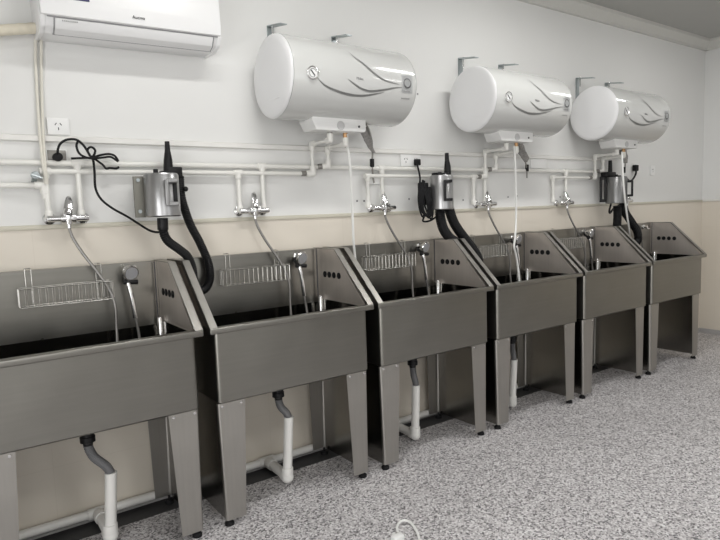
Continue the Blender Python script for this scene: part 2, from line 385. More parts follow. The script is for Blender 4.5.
# ------------------------------------------------------------------ wash tubs
HW = .4826            # half width over the rims
def make_tub():
    t = thing('wash_tub', '', 'tub', (0, 0, 0), 'stainless wash tubs along the wall')
    S = M['steel']; bw = .4526; y0, y1 = .028, .548
    # basin: outer skin, inner skin, sloping floor
    t_ = bmesh.new()
    def ring(x, ya, yb, z, r, n=4):
        o = []
        for cx, cy, a0 in ((x-r, yb-r, 0), (-x+r, yb-r, 90), (-x+r, ya+r, 180), (x-r, ya+r, 270)):
            for k in range(n+1):
                a = math.radians(a0+90*k/n); o.append(t_.verts.new((cx+r*math.cos(a), cy+r*math.sin(a), z)))
        return o
    def band(A, B):
        for k in range(len(A)): t_.faces.new((A[k], A[(k+1) % len(A)], B[(k+1) % len(B)], B[k]))
    R = [ring(bw-.01, y0+.01, y1, .638, .018), ring(bw, y0, y1, .646, .022), ring(bw, y0, y1, 1.008, .022), ring(bw-.012, y0+.012, y1-.012, 1.008, .012),
         ring(bw-.012, y0+.012, y1-.012, .69, .02), ring(bw-.03, y0+.03, y1-.03, .672, .02), ring(.06, .24, .32, .655, .02)]
    for a_, b_ in zip(R, R[1:]): band(a_, b_)
    t_.faces.new(R[0]); t_.faces.new(R[-1]); bmesh.ops.recalc_face_normals(t_, faces=t_.faces)
    bo = MB().add(t_).build('basin', S, t, 40); bo.data.materials.append(M['steel_in'])
    for p in bo.data.polygons:       # the tub inside is polished, the outside brushed
        c = p.center
        if c.z > .65 and (abs(c.x) < bw-.005 and y0+.008 < c.y < y1-.008): p.material_index = 1
    # rolled front rim
    MB().box(-HW, HW, 0, .042, .990, 1.020, .005, 3).build('rim', S, t)
    # raised back
    bs = MB().prism([(y1-.012, .985), (y1-.018, .985), (y1-.018, 1.322), (y1+.026, 1.322), (y1+.026, 1.300), (y1+.020, 1.300), (y1+.020, 1.316), (y1-.012, 1.316)], 'x', -bw, bw)
    bs.build('backsplash', S, t)
    for sgn in (-1, 1):
        prof = [(y1-.012, 1.0), (y1-.012, 1.322), (.335, 1.322), (.036, 1.018), (.036, 1.0)]
        sp = MB().prism(prof, 'x', sgn*(bw-.007), sgn*bw)
        p = sp.build('side_panel', M['steel_side_lit'], t); sp = MB()
        # outward flange along the top and the slope, with a turned-down lip
        fl = [(y1+.026, 1.326), (.333, 1.326), (.004, 1.021)]
        fi = [(y1+.026, 1.320), (.336, 1.320), (.010, 1.016)]
        for k in range(2):
            sp.prism([fl[k], fl[k+1], fi[k+1], fi[k]], 'x', sgn*(bw-.008), sgn*HW)
            lo = [(p[0]+(.012 if k else 0), p[1]-.016) for p in fi]
            sp.prism([fl[k], fl[k+1], lo[k+1], lo[k]], 'x', sgn*(HW-.004), sgn*HW)
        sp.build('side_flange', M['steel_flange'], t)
        for yy in (.446, .397, .345, .292):
            MB().lathe([(.0, .0), (.019, .0), (.019, -sgn*.003), (.015, -sgn*.0045), (0, -sgn*.0045)], (sgn*(bw-.007), yy, 1.165), 'x', 18).build('vent_hole', M['rubber'], p)
        MB().box(sgn*.432, sgn*.436, .06, .50, .036, .637).build('lower_panel', M['steel_under'], t)
        for back in (0, 1):
            ya = .519 if back else .045
            d = -1 if back else 1                    # folded sheet: front plate, rounded corner, return along the side
            def sec(z):
                u = (z-.036)/.6
                xo = .4395+.0115*u; xi = (.348-.013*u) if back else (.3345-.027*u); dp = (.07+.04*u) if back else .020; r = .020 if back else .013
                o = [(xi, ya), (xo-r, ya)] + [(xo-r+r*math.sin(a_), ya+d*(r-r*math.cos(a_))) for a_ in [PI/2*k/6 for k in range(1, 7)]] + [(xo, ya+d*dp)]
                q = r-.003
                i = [(xi, ya+d*.003), (xo-r, ya+d*.003)] + [(xo-r+q*math.sin(a_), ya+d*(r-q*math.cos(a_))) for a_ in [PI/2*k/6 for k in range(1, 7)]] + [(xo-.003, ya+d*dp)]
                return [(sgn*x, y, z) for x, y in o+i[::-1]]
            t3 = bmesh.new(); A, B = [[t3.verts.new(p_) for p_ in sec(z)] for z in (.036, .636)]
            n_ = len(A)
            for k in range(n_): t3.faces.new((A[k], A[(k+1) % n_], B[(k+1) % n_], B[k]))
            for k in range(n_//2-1):
                for Q in (A, B): t3.faces.new((Q[k], Q[k+1], Q[n_-2-k], Q[n_-1-k]))
            bmesh.ops.recalc_face_normals(t3, faces=t3.faces)
            l = MB().add(t3)
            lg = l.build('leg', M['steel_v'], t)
            MB().lathe([(.007, 0), (.007, .026), (.0, .026)], (sgn*.415, ya+(-.025 if back else .03), .018), n=12).lathe([(0, 0), (.024, 0), (.024, .012), (.016, .022), (0, .022)], (sgn*.415, ya+(-.025 if back else .03), 0), n=18).build('foot', M['rubber'], lg)
            if not back:
                for xx in (.43, .33):
                    MB().lathe([(0, 0), (.0065, 0), (.006, -.004), (0, -.005)], (sgn*xx, ya, .622), 'y', 10).build('screw', M['chrome'], lg)
    MB().lathe([(.0, .66), (.013, .66), (.013, 1.022), (.009, 1.03), (.0, 1.03)], (.428, .482, 0)).build('overflow_tube', M['chrome'], t)
    MB().cyl((.428, .510, 1.02), (.428, .510, 1.322), .0035, n=8).build('tether_rod', M['dark'], t)
    dn = MB().lathe([(0, .64), (.045, .64), (.045, .628), (.026, .622), (.026, .60), (.036, .597), (.036, .57), (.030, .566), (.030, .55), (.034, .547), (.034, .522), (.022, .517), (.022, .505), (0, .505)], (0, .285, 0), n=20)
    dn.build('drain_fitting', M['blackplastic'], t)
    hp = MB().lathe([(0, 0), (.022, 0), (.022, -.010), (.013, -.014), (.013, -.045), (0, -.045)], (.295, y1-.018, 1.285), 'y', 16)
    hp.box(.275, .318, y1-.075, y1-.05, 1.262, 1.272, .003)
    hp.build('shower_holder', M['chrome'], t)
    return t
TUB_LABELS = [
    'stainless steel wash tub under the air conditioner, its left part beyond the picture edge',
    'second stainless steel wash tub in the row, counted from the air conditioner end',
    'third stainless steel wash tub in the row, middle dryer above it',
    'fourth stainless steel wash tub in the row, under the middle water heater',
    'fifth stainless steel wash tub in the row, one before the far end',
    'stainless steel wash tub at the far end of the row beside the bare cream wall']
proto = make_tub(); tubs = []
for i in range(6):
    o = proto if i == 0 else copy_tree(proto)
    o.location = (XR0+PITCH*i-HW, FRONT, 0); o['label'] = TUB_LABELS[i]; tubs.append(o)
TX = [o.location.x for o in tubs]
# corrugated drain hose of each tub in view, from the drain fitting to its standpipe
SPZ = [.345, .388, .376, .372]
SPX = [(.583, .560), (1.551, 1.525), (2.515, 2.497), (3.506, 3.480)]
for i in range(4):
    cx = TX[i]; tx, bx = SPX[i]
    z0 = SPZ[i]; pts = [(0, .285, .51), (.002, .285, .49), ((tx-cx)*.25, .285, .35*z0+.65*.49), ((tx-cx)*.8, .285, .75*z0+.25*.49), (tx-cx, .285, z0-.01), (tx-cx, .285, z0-.05)]
    MB().tube(pts, .0205, 14, ribs=.008, rib=.07).build('drain_hose', M['greyhose'], tubs[i])

# ------------------------------------------------------------------ waste pipe along the wall with its standpipes
wp = thing('waste_pipe', 'white plastic waste pipe along the wall base under the wash tubs', 'pipe')
MB().cyl((XL, 3.186, .052), (5.0, 3.186, .034), .0225, n=20).build('pipe_run', M['pvc'], wp)
for i, (tx, bx) in enumerate(SPX):
    zt = SPZ[i]
    b = MB(); b.cyl((bx, 2.923, .045), (tx, 2.923, zt), .027, n=20)
    b.lathe([(.027, 0), (.0285, .0), (.0285, .008), (.024, .008)], (tx, 2.923, zt-.006), n=20)
    b.build('standpipe', M['pvc'], wp)
    e = MB().ball((bx, 2.923, .04), .0365, n=18).cyl((bx, 2.923, .04), (bx+.001, 2.923, .095), .0345, n=20, bev=.003)
    e.cyl((bx, 2.923, .04), (bx, 3.12, .047), .028, n=20).cyl((bx, 2.923, .04), (bx, 2.965, .043), .0345, n=20, bev=.003)
    e.cyl((bx-.05, 3.186, .045), (bx+.05, 3.186, .045), .028, n=20, bev=.004).cyl((bx, 3.10, .047), (bx, 3.16, .045), .033, n=20, bev=.003)
    e.build('elbow', M['pvc'], wp)

# ------------------------------------------------------------------ wire baskets hung over the backs
def make_basket():
    t = thing('wire_basket', '', 'basket', (0, 0, 0), 'wire baskets on the tub backs')
    x, z0, z1, d = .205, 1.155, 1.243, .068
    yb = 0; yf = -d
    rim = MB()
    for z in (z1,): rim.tube([(-x, yb, z), (-x, yf, z), (x, yf, z), (x, yb, z), (-x, yb, z)], .0028, 8, smooth=False)
    rim.tube([(-x, yb, z0), (-x, yf, z0), (x, yf, z0), (x, yb, z0), (-x, yb, z0)], .0028, 8, smooth=False)
    rim.build('rim_wire', M['wire'], t)
    w = MB(); n = 15
    for k in range(n):
        xx = -x+2*x*k/(n-1)
        w.tube([(xx, yb, z1), (xx, yb, z0), (xx, yf, z0), (xx, yf, z1)], .0017, 6, smooth=False)
    for k in range(1, 3):
        yy = -d*k/3
        for s in (-1, 1): w.tube([(s*x, yy, z1), (s*x, yy, z0)], .002, 6, smooth=False)
    w.build('wire_grid', M['wire'], t)
    for xx in (-.155, .155):
        h = MB()
        for dx in (-.013, .013): h.tube([(xx+dx, yb, z0), (xx+dx, yb, z1), (xx+dx, yb, 1.329), (xx+dx, yb+.022, 1.331)], .0024, 6, smooth=False)
        h.tube([(xx-.013, yb+.022, 1.331), (xx+.013, yb+.022, 1.331)], .0024, 6, smooth=False)
        h.build('hook', M['wire'], t)
    return t
ORD = ['first', 'second', 'third', 'fourth', 'fifth']
bp_ = make_basket()
for i in range(5):
    o = bp_ if i == 0 else copy_tree(bp_)
    o.location = (TX[i]+(0, 0, -.005, .0, .0)[i], FRONT+.526, 0)
    o['label'] = ('shiny wire basket hooked over the back of the %s wash tub from the air conditioner' % ORD[i])

# ------------------------------------------------------------------ mixer taps
def make_tap():
    t = thing('mixer_tap', '', 'tap', (0, 0, 0), 'chrome mixer taps on the wall')
    # origin: on the wall plane, centre between the inlets; room is -Y
    for s in (-1, 1):
        MB().lathe([(0, 0), (.030, 0), (.028, -.008), (.014, -.016), (.012, -.05), (0, -.05)], (s*.075, 0, 0), 'y', 18).build('inlet', M['chrome'], t)
    b = MB().cyl((-.092, -.058, 0), (.092, -.058, 0), .0155, n=18, bev=.003)
    b.cyl((-.034, -.058, 0), (.034, -.058, 0), .0245, n=20, bev=.004)
    b.lathe([(.0, -.03), (.018, -.03), (.022, -.012), (.022, .022), (.019, .034), (0, .036)], (0, -.062, 0), n=20)
    b.cyl((0, -.062, -.03), (0, -.062, -.048), .011, n=14)
    b.build('body', M['chrome'], t)
    lv = MB()
    q = Matrix.Translation((0, -.066, .03)) @ Matrix.Rotation(math.radians(-28), 4, 'X') @ Matrix.Rotation(math.radians(10), 4, 'Y')
    k = MB().prism([(-.019, -.012), (.019, -.012), (.021, .015), (.0175, .055), (.012, .082), (.0, .087), (-.012, .082), (-.0175, .055), (-.021, .015)], 'y', -.010, .010, .005)
    k.lathe([(0, -.022), (.021, -.022), (.024, -.008), (.022, .010), (.012, .018), (0, .02)], n=18)
    lv.add(k.bm, q)
    lv.build('lever', M['chrome'], t)
    return t
def tap_at(p): return (p, WALL, 1.56)
tp = make_tap()
TAPX = [.532, 1.522, 2.484, 3.505, 4.512, 5.472]
TAPN = ['below the air conditioner, beside the small dryer plug', 'between the first dryer and the first water heater', 'left of the middle dryer, below the first heater',
        'under the middle water heater', 'between the middle and the far water heater', 'just beyond the far dryer']
TAPN = ['chrome wall mixer tap over the %s wash tub, counted from the air conditioner' % k for k in ORD] + ['chrome wall mixer tap half hidden beyond the dark far dryer']
for i, x in enumerate(TAPX):
    o = tp if i == 0 else copy_tree(tp)
    o.location = (x, WALL, (1.562, 1.570, 1.562, 1.564, 1.552, 1.552)[i]); o['label'] = TAPN[i]

# ------------------------------------------------------------------ hand showers with their steel hoses
def shower(i):
    cx, tx = TX[i], TAPX[i]
    t = thing('hand_shower', ('chrome hand shower and hose at the %s wash tub from the air conditioner' % ORD[i]) if i < 5 else 'steel shower hose dropping into the far end wash tub beside the cream wall', 'shower', (cx, FRONT, 0), 'hand showers on the tub backs')
    zt = (1.562, 1.570, 1.562, 1.564, 1.552, 1.552)[i]-.048
    a = tx-cx
    hx = .305
    pts = [(a, .524, zt), (a+.012, .515, zt-.05), (a+.05, .50, zt-.13), (a+.105, .48, zt-.225), (a+.148, .465, zt-.31), (a+.168, .455, zt-.40), (a+.165, .45, zt-.52), (a+.16, .42, zt-.66),
           (a+.19, .36, .72), (hx-.01, .36, .72), (hx+.005, .42, .82), (hx+.005, .455, .95), (hx-.005, .462, 1.05)]
    if i == 5: pts = pts[:8]+[(a+.2, .36, .72), (a+.24, .30, .70)]
    MB().tube(pts, .0075, 10, sub=8).build('hose', M['flexsteel'], t)
    if i == 5: return
    # handle leaning forward, round head on top facing the room
    MB().tube([(hx-.006, .462, 1.045), (hx-.010, .462, 1.10), (hx-.018, .463, 1.17), (hx-.026, .466, 1.215), (hx-.028, .47, 1.235)], .0125, 14).build('handle', M['chrome'], t)
    hd = MB(); hd.lathe([(0, .03), (.02, .028), (.038, .012), (.042, 0), (.039, -.006), (0, -.007)], (0, 0, 0), 'y', 28)
    o = hd.build('spray_head', M['chrome'], t); o.location = (hx-.012, .455, 1.275); o.rotation_euler = (math.radians(18), 0, math.radians(12))
    MB().lathe([(0, 0), (.032, 0), (.032, -.003), (0, -.003)], (0, -.006, 0), 'y', 24).build('spray_plate', mat('grey nozzle plate', (.30, .30, .31), .4), o)
    cl = MB().cyl((hx-.05, .468, 1.232), (hx+.022, .468, 1.226), .0125, n=14, bev=.003).cyl((hx-.03, .468, 1.232), (hx-.03, .52, 1.262), .010, n=12)
    cl.build('clip', M['blackplastic'], t)
for i in range(6): shower(i)

# ------------------------------------------------------------------ water heaters
HR, HY, HZ, HLEN = .225, 2.96, 2.295, .882
def surf(dx, th, rr=HR):
    a = math.radians(th); return Vector((dx, -rr*math.cos(a), rr*math.sin(a)))
def swoosh(path, wmax):
    """a tapering stripe lying on the tank; path is (dx, angle)"""
    P = path; Q = []
    for i in range(len(P)-1):
        a, b, c, d = [Vector(P[k]) for k in (max(i-1, 0), i, i+1, min(i+2, len(P)-1))]
        for k in range(6):
            u = k/6; Q.append(.5*((2*b)+(c-a)*u+(2*a-5*b+4*c-d)*u*u+(3*b-a-3*c+d)*u**3))
    Q.append(Vector(P[-1])); n = len(Q); t = bmesh.new(); A = []; B = []
    for i, q in enumerate(Q):
        w = wmax*math.sin(PI*min(1, max(0.02, i/(n-1))))**.8+.001
        d = Q[min(i+1, n-1)]-Q[max(i-1, 0)]; d = Vector((d.x, math.radians(d.y)*HR)).normalized(); nn = Vector((-d.y, d.x))*w/2
        A.append(t.verts.new(surf(q.x+nn.x, q.y+math.degrees(nn.y/HR), HR+.0012))); B.append(t.verts.new(surf(q.x-nn.x, q.y-math.degrees(nn.y/HR), HR+.0012)))
    for i in range(n-1): t.faces.new((A[i], A[i+1], B[i+1], B[i]))
    bmesh.ops.solidify(t, geom=t.faces[:], thickness=.0008)
    return MB().add(t)
def on_tank(dx, th, rr=HR+.0008):
    """frame with local Z out of the tank surface and Y up along it"""
    a = math.radians(th); n = Vector((0, -math.cos(a), math.sin(a))); y = Vector((0, math.sin(a), math.cos(a))); x = Vector((1, 0, 0))
    mt = Matrix((x, y, n)).transposed().to_4x4(); mt.translation = surf(dx, th, rr); return mt
def make_heater():
    t = thing('water_heater', '', 'water heater', (0, 0, 0), 'white water heaters high on the wall')
    # origin: axis at the end cap facing the camera; tank runs along +X
    e = .04
    prof = [(HR-.002, .022)] + [(HR, .03), (HR, HLEN-e)]
    prof += [(HR-e+e*math.cos(a), HLEN-e+e*math.sin(a)) for a in [PI/2*k/8 for k in range(1, 9)]] + [(HR*.4, HLEN+.010), (0, HLEN+.012)]
    tk = MB().lathe([(0, .022)]+prof, (0, 0, 0), 'x', 96).build('tank', M['enamel'], t, 40)
    c = MB().lathe([(0, -.010), (HR*.5, -.008), (HR*.85, -.002), (HR-.012, .004), (HR-.004, .010), (HR-.001, .018), (HR-.006, .021), (0, .021)], (0, 0, 0), 'x', 96).build('end_cap', M['capplastic'], t, 50)
    cs = MB()
    t2 = bmesh.new()   # little embossed curve low on the cap
    arc = [Vector((-.006, -.10+.02*k, -.125-.004*math.sin(PI*k/6))) for k in range(7)]
    cs.tube(arc, .0022, 6); t2.free(); cs.build('embossed_mark', M['capplastic'], c)
    # control housing under the tank
    hs = MB().prism([(.218, -.185), (.205, -.228), (.235, -.283), (.572, -.283), (.583, -.272), (.583, -.185)], 'y', -.075, .07, .006)
    ho = hs.build('control_housing', mat('housing plastic', (.77, .77, .76), .35), t)
    MB().lathe([(0, 0), (.026, 0), (.026, -.003), (.021, -.004), (.021, -.002), (0, -.002)], (.40, -.075, -.252), 'y', 24).build('emblem', mat('emblem plastic', (.52, .52, .52), .4), ho)
    MB().lathe([(0, 0), (.007, 0), (.007, -.003), (0, -.003)], (.53, -.075, -.252), 'y', 14).build('indicator', M['dark'], ho)
    # thermometer dial
    d = MB(); d.lathe([(0, 0), (.036, 0), (.036, .006), (.031, .008), (.029, .004), (0, .004)], n=28)
    do = d.build('thermometer', M['chrome'], t); do.matrix_local = on_tank(.130, -3.5)
    f = MB().lathe([(0, .0045), (.028, .0045), (.028, .0052), (0, .0052)], n=28).build('dial_face', M['socket'], do)
    r = MB(); 
    for k in range(5, 36):
        a = math.radians(k*9-20); r.cyl((.0215*math.cos(a), .0215*math.sin(a), .005), (.0215*math.cos(a), .0215*math.sin(a), .0058), .0022, n=6)
    r.build('dial_scale', M['grey'], do)
    ne = MB().box(-.018, .018, -.0028, .0028, .0052, .0075); no = ne.build('needle', M['dark'], do); no.rotation_euler = (0, 0, math.radians(-48))
    # silver swooshes
    swoosh([(.405, 36), (.43, 27), (.47, 20), (.515, 11), (.56, 4), (.625, -2), (.725, -4.8)], .013).build('swoosh', M['silver'], t)
    swoosh([(.36, -6), (.39, -10), (.45, -16.5), (.515, -19), (.60, -15.7), (.69, -10.5), (.75, -8.5)], .012).build('swoosh', M['silver'], t)
    swoosh([(.16, -9), (.21, -17.5), (.28, -22.8), (.37, -26.6), (.46, -26.6), (.55, -22.5), (.62, -18)], .014).build('swoosh', M['silver'], t)
    text_mb('Midea', .020, on_tank(.44, -3.4)).build('lettering', M['grey'], t)
    # display panel with its ring and small print
    pb = MB()
    for k in range(8):
        a0, a1 = 10-26*k/8, 10-26*(k+1)/8
        q = [surf(.745, a0, HR+.0015), surf(.825, a0, HR+.0015), surf(.825, a1, HR+.0015), surf(.745, a1, HR+.0015)]
        tt = bmesh.new(); tt.faces.new([tt.verts.new(v) for v in q]); bmesh.ops.solidify(tt, geom=tt.faces[:], thickness=.001); pb.add(tt)
    pl = pb.build('display_panel', mat('panel film', (.70, .71, .71), .3), t)
    rg = MB()
    for k in range(40):
        a = math.radians(360*k/40); w = .0028+.0022*max(0, -math.sin(a))
        rg.cyl((.026*math.cos(a), .026*math.sin(a), 0), (.026*math.cos(a), .026*math.sin(a), .002), w, n=8)
    ro = rg.build('display_ring', M['grey'], pl); ro.matrix_local = on_tank(.785, -1.5, HR+.001)
    for th, wd_ in ((-13.5, .05), (-24, .066)):
        q = MB()
        for k in range(7): q.box(-wd_/2+wd_*k/7, -wd_/2+wd_*(k+.7)/7, -.004, .004, 0, .0012)
        q.build('small_print', M['silver'], pl).matrix_local = on_tank(.785, th)
    return t
HX = [1.562, 3.118, 4.578]
HLAB = ['large white water heater beside the air conditioner, first of three', 'middle white water heater of the three, above the fourth wash tub', 'white water heater at the far end, above the dark dryer']
hp_ = make_heater()
heaters = []
for i in range(3):
    o = hp_ if i == 0 else copy_tree(hp_)
    o.location = (HX[i], HY, HZ); o['label'] = HLAB[i]; heaters.append(o)
# hook brackets on the wall
def make_bracket():
    t = thing('heater_bracket', '', 'bracket', (0, 0, 0), 'galvanised heater brackets')
    b = MB().prism([(0, .06), (-.165, .032), (-.165, .026), (-.006, .052), (-.006, -.16), (0, -.16)], 'x', -.022, .022)
    b.build('angle_bar', M['zinc'], t)
    MB().cyl((0, -.03, .06), (0, -.03, -.02), .006, n=10).cyl((0, -.03, .047), (0, -.03, .058), .013, n=6).build('bolt', M['chrome'], t)
    return t
bk = make_bracket(); n = 0
BL = ['galvanised bracket at the near end of the first water heater', 'galvanised bracket over the middle of the first water heater', 'galvanised bracket at the near end of the middle water heater',
      'galvanised bracket over the middle of the second water heater', 'galvanised bracket at the near end of the far water heater', 'galvanised bracket over the middle of the far water heater']
for x in (1.713, 2.166, 3.288, 3.731, 4.747, 5.199):
    o = bk if n == 0 else copy_tree(bk)
    o.location = (x, WALL, 2.592); o['label'] = BL[n]; n += 1

# ------------------------------------------------------------------ pipes
PY = 3.190
# cold main
cm = thing('cold_water_pipe', 'long white water pipe along the wall just under the moulding', 'pipe')
b = MB().cyl((XL, PY+.004, 1.829), (5.12, PY+.004, 1.829), .0135, n=16)
b.build('pipe_run', M['pvcpipe'], cm)
for i, x in enumerate((.597, 1.597, 2.49, 3.505, 4.54)):
    q = MB().cyl((x-.028, PY+.004, 1.829), (x+.028, PY+.004, 1.829), .019, n=16, bev=.003).cyl((x, PY, 1.829), (x, PY, 1.79), .018, n=16, bev=.003)
    q.cyl((x, PY, 1.82), (x, PY, 1.575), .0125, n=14).cyl((x, PY, 1.60), (x, PY, 1.562), .018, n=16, bev=.003)
    q.build('drop_pipe', M['pvcpipe'], cm)
# branch with a stop valve on the far side of the first drop
sb = thing('branch_pipe', 'short white pipe with stop valve running off the picture edge under the moulding', 'pipe')
MB().pipe([(XL, PY, 1.725), (.44, PY, 1.722), (.444, PY, 1.66)], .0135).build('pipe_run', M['pvcpipe'], sb)
MB().cyl((.405, PY-.02, 1.768), (.405, PY-.06, 1.766), .018, n=14, bev=.003).cyl((.385, PY-.055, 1.768), (.43, PY-.055, 1.752), .007, n=8).cyl((.405, PY-.02, 1.768), (.405, PY+.02, 1.74), .012, n=12).build('stop_valve', M['zinc'], sb)
# hot pipes: from each heater down the wall and along to the taps
def hot(i, X1, taps, zrun, label):
    x0 = HX[i]
    t = thing('hot_water_pipe', label, 'pipe', (0, 0, 0), 'white hot water pipes under the heaters')
    ox = x0+.372
    q = MB().pipe([(ox, HY, 2.03), (ox, HY, 1.968), (ox, PY-.02, 1.968), (ox, PY-.02, zrun)], .0105, elbow=1.7)
    q.build('riser_pipe', M['pvcpipe'], t)
    q = MB().pipe([(ox, PY-.02, zrun+.02), (ox, PY-.02, zrun), (ox-.05, PY-.008, zrun)], .0145, elbow=1.4)
    q.build('elbow', M['pvcpipe'], t)
    MB().cyl((ox-.045, PY-.008, zrun), (ox-.075, PY-.008, zrun), .017, n=14, bev=.002).build('coupling', M['coupling'], t)
    MB().cyl((ox, HY, 2.05), (ox, HY, 2.0), .014, n=14).build('outlet', M['coupling'], t)
    MB().cyl((ox-.07, PY-.004, zrun), (X1, PY-.004, zrun), .013, n=14).build('pipe_run', M['pvcpipe'], t)
    for k, x in enumerate(taps):
        d = MB().cyl((x-.025, PY-.004, zrun), (x+.025, PY-.004, zrun), .0185, n=14, bev=.003).cyl((x, PY-.004, zrun), (x, PY-.004, 1.575), .0125, n=14)
        d.cyl((x, PY-.004, zrun), (x, PY-.004, zrun-.035), .018, n=14, bev=.003).cyl((x, PY-.004, 1.60), (x, PY-.004, 1.562), .018, n=14, bev=.003)
        d.build('drop_pipe', M['pvcpipe'], t)
    # second leg with the brass safety valve, into the cold main
    ix = x0+.481
    c = thing('inlet_pipe', 'white inlet pipe with a brass valve under the %s water heater' % ('first', 'middle', 'far')[i], 'pipe', (0, 0, 0), 'white inlet pipes with brass valves under the heaters')
    MB().cyl((ix, HY, 2.06), (ix, HY, 1.985), .014, n=14).cyl((ix, HY, 2.035), (ix, HY, 2.015), .019, n=6).cyl((ix, HY, 2.02), (ix+.05, HY-.02, 2.03), .010, n=10).build('safety_valve', M['brass'], c)
    MB().box(ix+.035, ix+.085, HY-.032, HY-.012, 2.022, 2.036, .003).build('valve_lever', M['blackplastic'], c)
    q = MB().pipe([(ix, HY, 1.99), (ix, HY, 1.948), (ix, PY-.03, 1.948), (ix, PY-.03, 1.835), (ix-.035, PY-.01, 1.833)], .0105, elbow=1.7)
    q.build('riser_pipe', M['pvcpipe'], c)
    MB().cyl((ix-.03, PY-.012, 1.833), (ix-.06, PY-.004, 1.831), .0175, n=14, bev=.002).build('coupling', M['coupling'], c)
hot(0, .449, [.452, 1.442], 1.788, 'white hot pipe from the first heater to the taps beside the air conditioner end')
hot(1, 2.36, [2.365, 3.372], 1.776, 'white hot pipe from the middle heater to the third and fourth taps')
hot(2, 4.34, [4.352], 1.772, 'white hot pipe from the far heater to the fifth tap')

# thin white overflow tubes hanging from the safety valves
def drip(i, pts, label):
    tag(MB().tube([at(*p) for p in pts], .008, 8).build('overflow_hose', M['whitehose']), label, 'hose', 'white overflow hoses under the heaters')
drip(0, [(347, 134, 2.95), (347.5, 146, 2.97), (350, 165, 3.0), (352, 200, 3.06), (353.5, 240, 3.09), (355.5, 262, 3.09), (358, 285, 3.05)], 'thin white hose hanging from the first heater into the third wash tub')
drip(1, [(514, 146, 2.95), (515, 160, 2.97), (516, 190, 3.02), (516, 220, 3.03), (515, 238, 2.96), (514, 246, 2.93), (516, 255, 2.94), (518, 268, 2.95), (520, 288, 2.93)], 'thin white hose hanging from the middle heater into the fourth wash tub')
drip(2, [(622, 152, 2.93), (622.5, 165, 2.90), (624, 190, 2.87), (627, 215, 2.90), (629, 228, 2.95), (629.5, 238, 3.0), (630, 246, 3.02)], 'thin white hose hanging from the far heater in front of the dark dryer')

# wrapped mains leads of the heaters
def lead(i, pts, bag, plugp, label, Y):
    t = thing('heater_lead', label, 'power cord', (0, 0, 0), 'wrapped heater cords')
    P = [at(*p) for p in pts]
    MB().tube(P, .006, 8).build('cord', M['coupling'], t)
    b = MB(); B = [at(*p) for p in bag[0]]; w = bag[1]
    tt = bmesh.new(); rings = []
    for p, r in zip(B, w):
        rings.append([tt.verts.new(p+Vector((r*math.cos(a)*(1+.25*math.sin(3*a+p.z*90)), .5*r*math.sin(a)*(1+.3*math.cos(2*a+p.z*70)), 0))) for a in [2*PI*k/14 for k in range(14)]])
    for a, c in zip(rings, rings[1:]):
        for k in range(14): tt.faces.new((a[k], a[(k+1) % 14], c[(k+1) % 14], c[k]))
    tt.faces.new(rings[0]); tt.faces.new(rings[-1]); bmesh.ops.recalc_face_normals(tt, faces=tt.faces)
    b.add(tt).build('cord_wrap', M['bag'], t)
    q = at(*plugp); MB().box(q.x-.012, q.x+.012, q.y-.012, q.y+.012, q.z-.028, q.z+.028, .005).build('plug', M['blackplastic'], t)
lead(0, [(366, 124, 2.93), (369, 130, 3.0), (371, 140, 3.1), (372.5, 152, 3.17), (372, 164, 3.18), (373, 176, 3.19), (374, 183, 3.19)],
     ([(366, 127, 3.0), (365.5, 133, 3.05), (368, 141, 3.1), (371, 148, 3.14), (374, 153, 3.16)], [.018, .036, .030, .020, .012]), (372, 163, 3.18), 'grey wrapped mains cord hanging from the first water heater', 3.1)
lead(1, [(517, 138, 2.93), (520, 146, 3.0), (524, 156, 3.12), (526.5, 168, 3.18), (527, 178, 3.19)],
     ([(517, 139, 3.0), (519, 146, 3.03), (522, 152, 3.07), (525, 158, 3.12), (526, 162, 3.14)], [.030, .044, .046, .040, .016]), (527, 168, 3.18), 'tangled mains cord hanging from the middle water heater', 3.1)
lead(2, [(621, 142, 2.93), (622, 150, 3.0), (625, 158, 3.1), (625, 168, 3.15)],
     ([(620, 144, 3.0), (622, 149, 3.03), (624.5, 156, 3.07), (625, 163, 3.1)], [.050, .055, .050, .03]), (624, 170, 3.12), 'dark wrapped mains cord hanging from the far water heater', 3.1)

# ------------------------------------------------------------------ air conditioner
ac = thing('air_conditioner', 'white split air conditioner high on the wall', 'air conditioner', (.885, WALL, 2.381)); ac.rotation_euler = (0, math.radians(-1.2), 0)
hw = .425
body = [(0, .03), (-.15, .03), (-.19, .05), (-.215, .088), (-.222, .30), (-.17, .325), (0, .325)]
MB().prism(body, 'x', -hw+.02, hw-.02, .006).build('casing', M['acwhite'], ac)
fp = [(-.216, .088), (-.232, .092), (-.236, .16), (-.232, .29), (-.20, .322), (-.18, .325), (-.18, .31), (-.21, .27)]
fpo = MB().prism(fp, 'x', -hw+.004, hw-.006, .004).build('front_panel', M['acwhite'], ac)
for s in (-1, 1):
    e = [(0, .026), (-.15, .026), (-.193, .046), (-.222, .086), (-.205, .12), (-.205, .29), (-.17, .325), (0, .325)]
    MB().prism(e, 'x', s*hw, s*(hw-.022), .006).build('end_cover', M['acwhite'], ac)
flp = [(-.158, .024), (-.195, .042), (-.219, .082), (-.212, .085), (-.186, .05), (-.152, .032)]
fo = MB().prism(flp, 'x', -hw+.062, hw-.045, .002).build('air_flap', M['acflap'], ac)
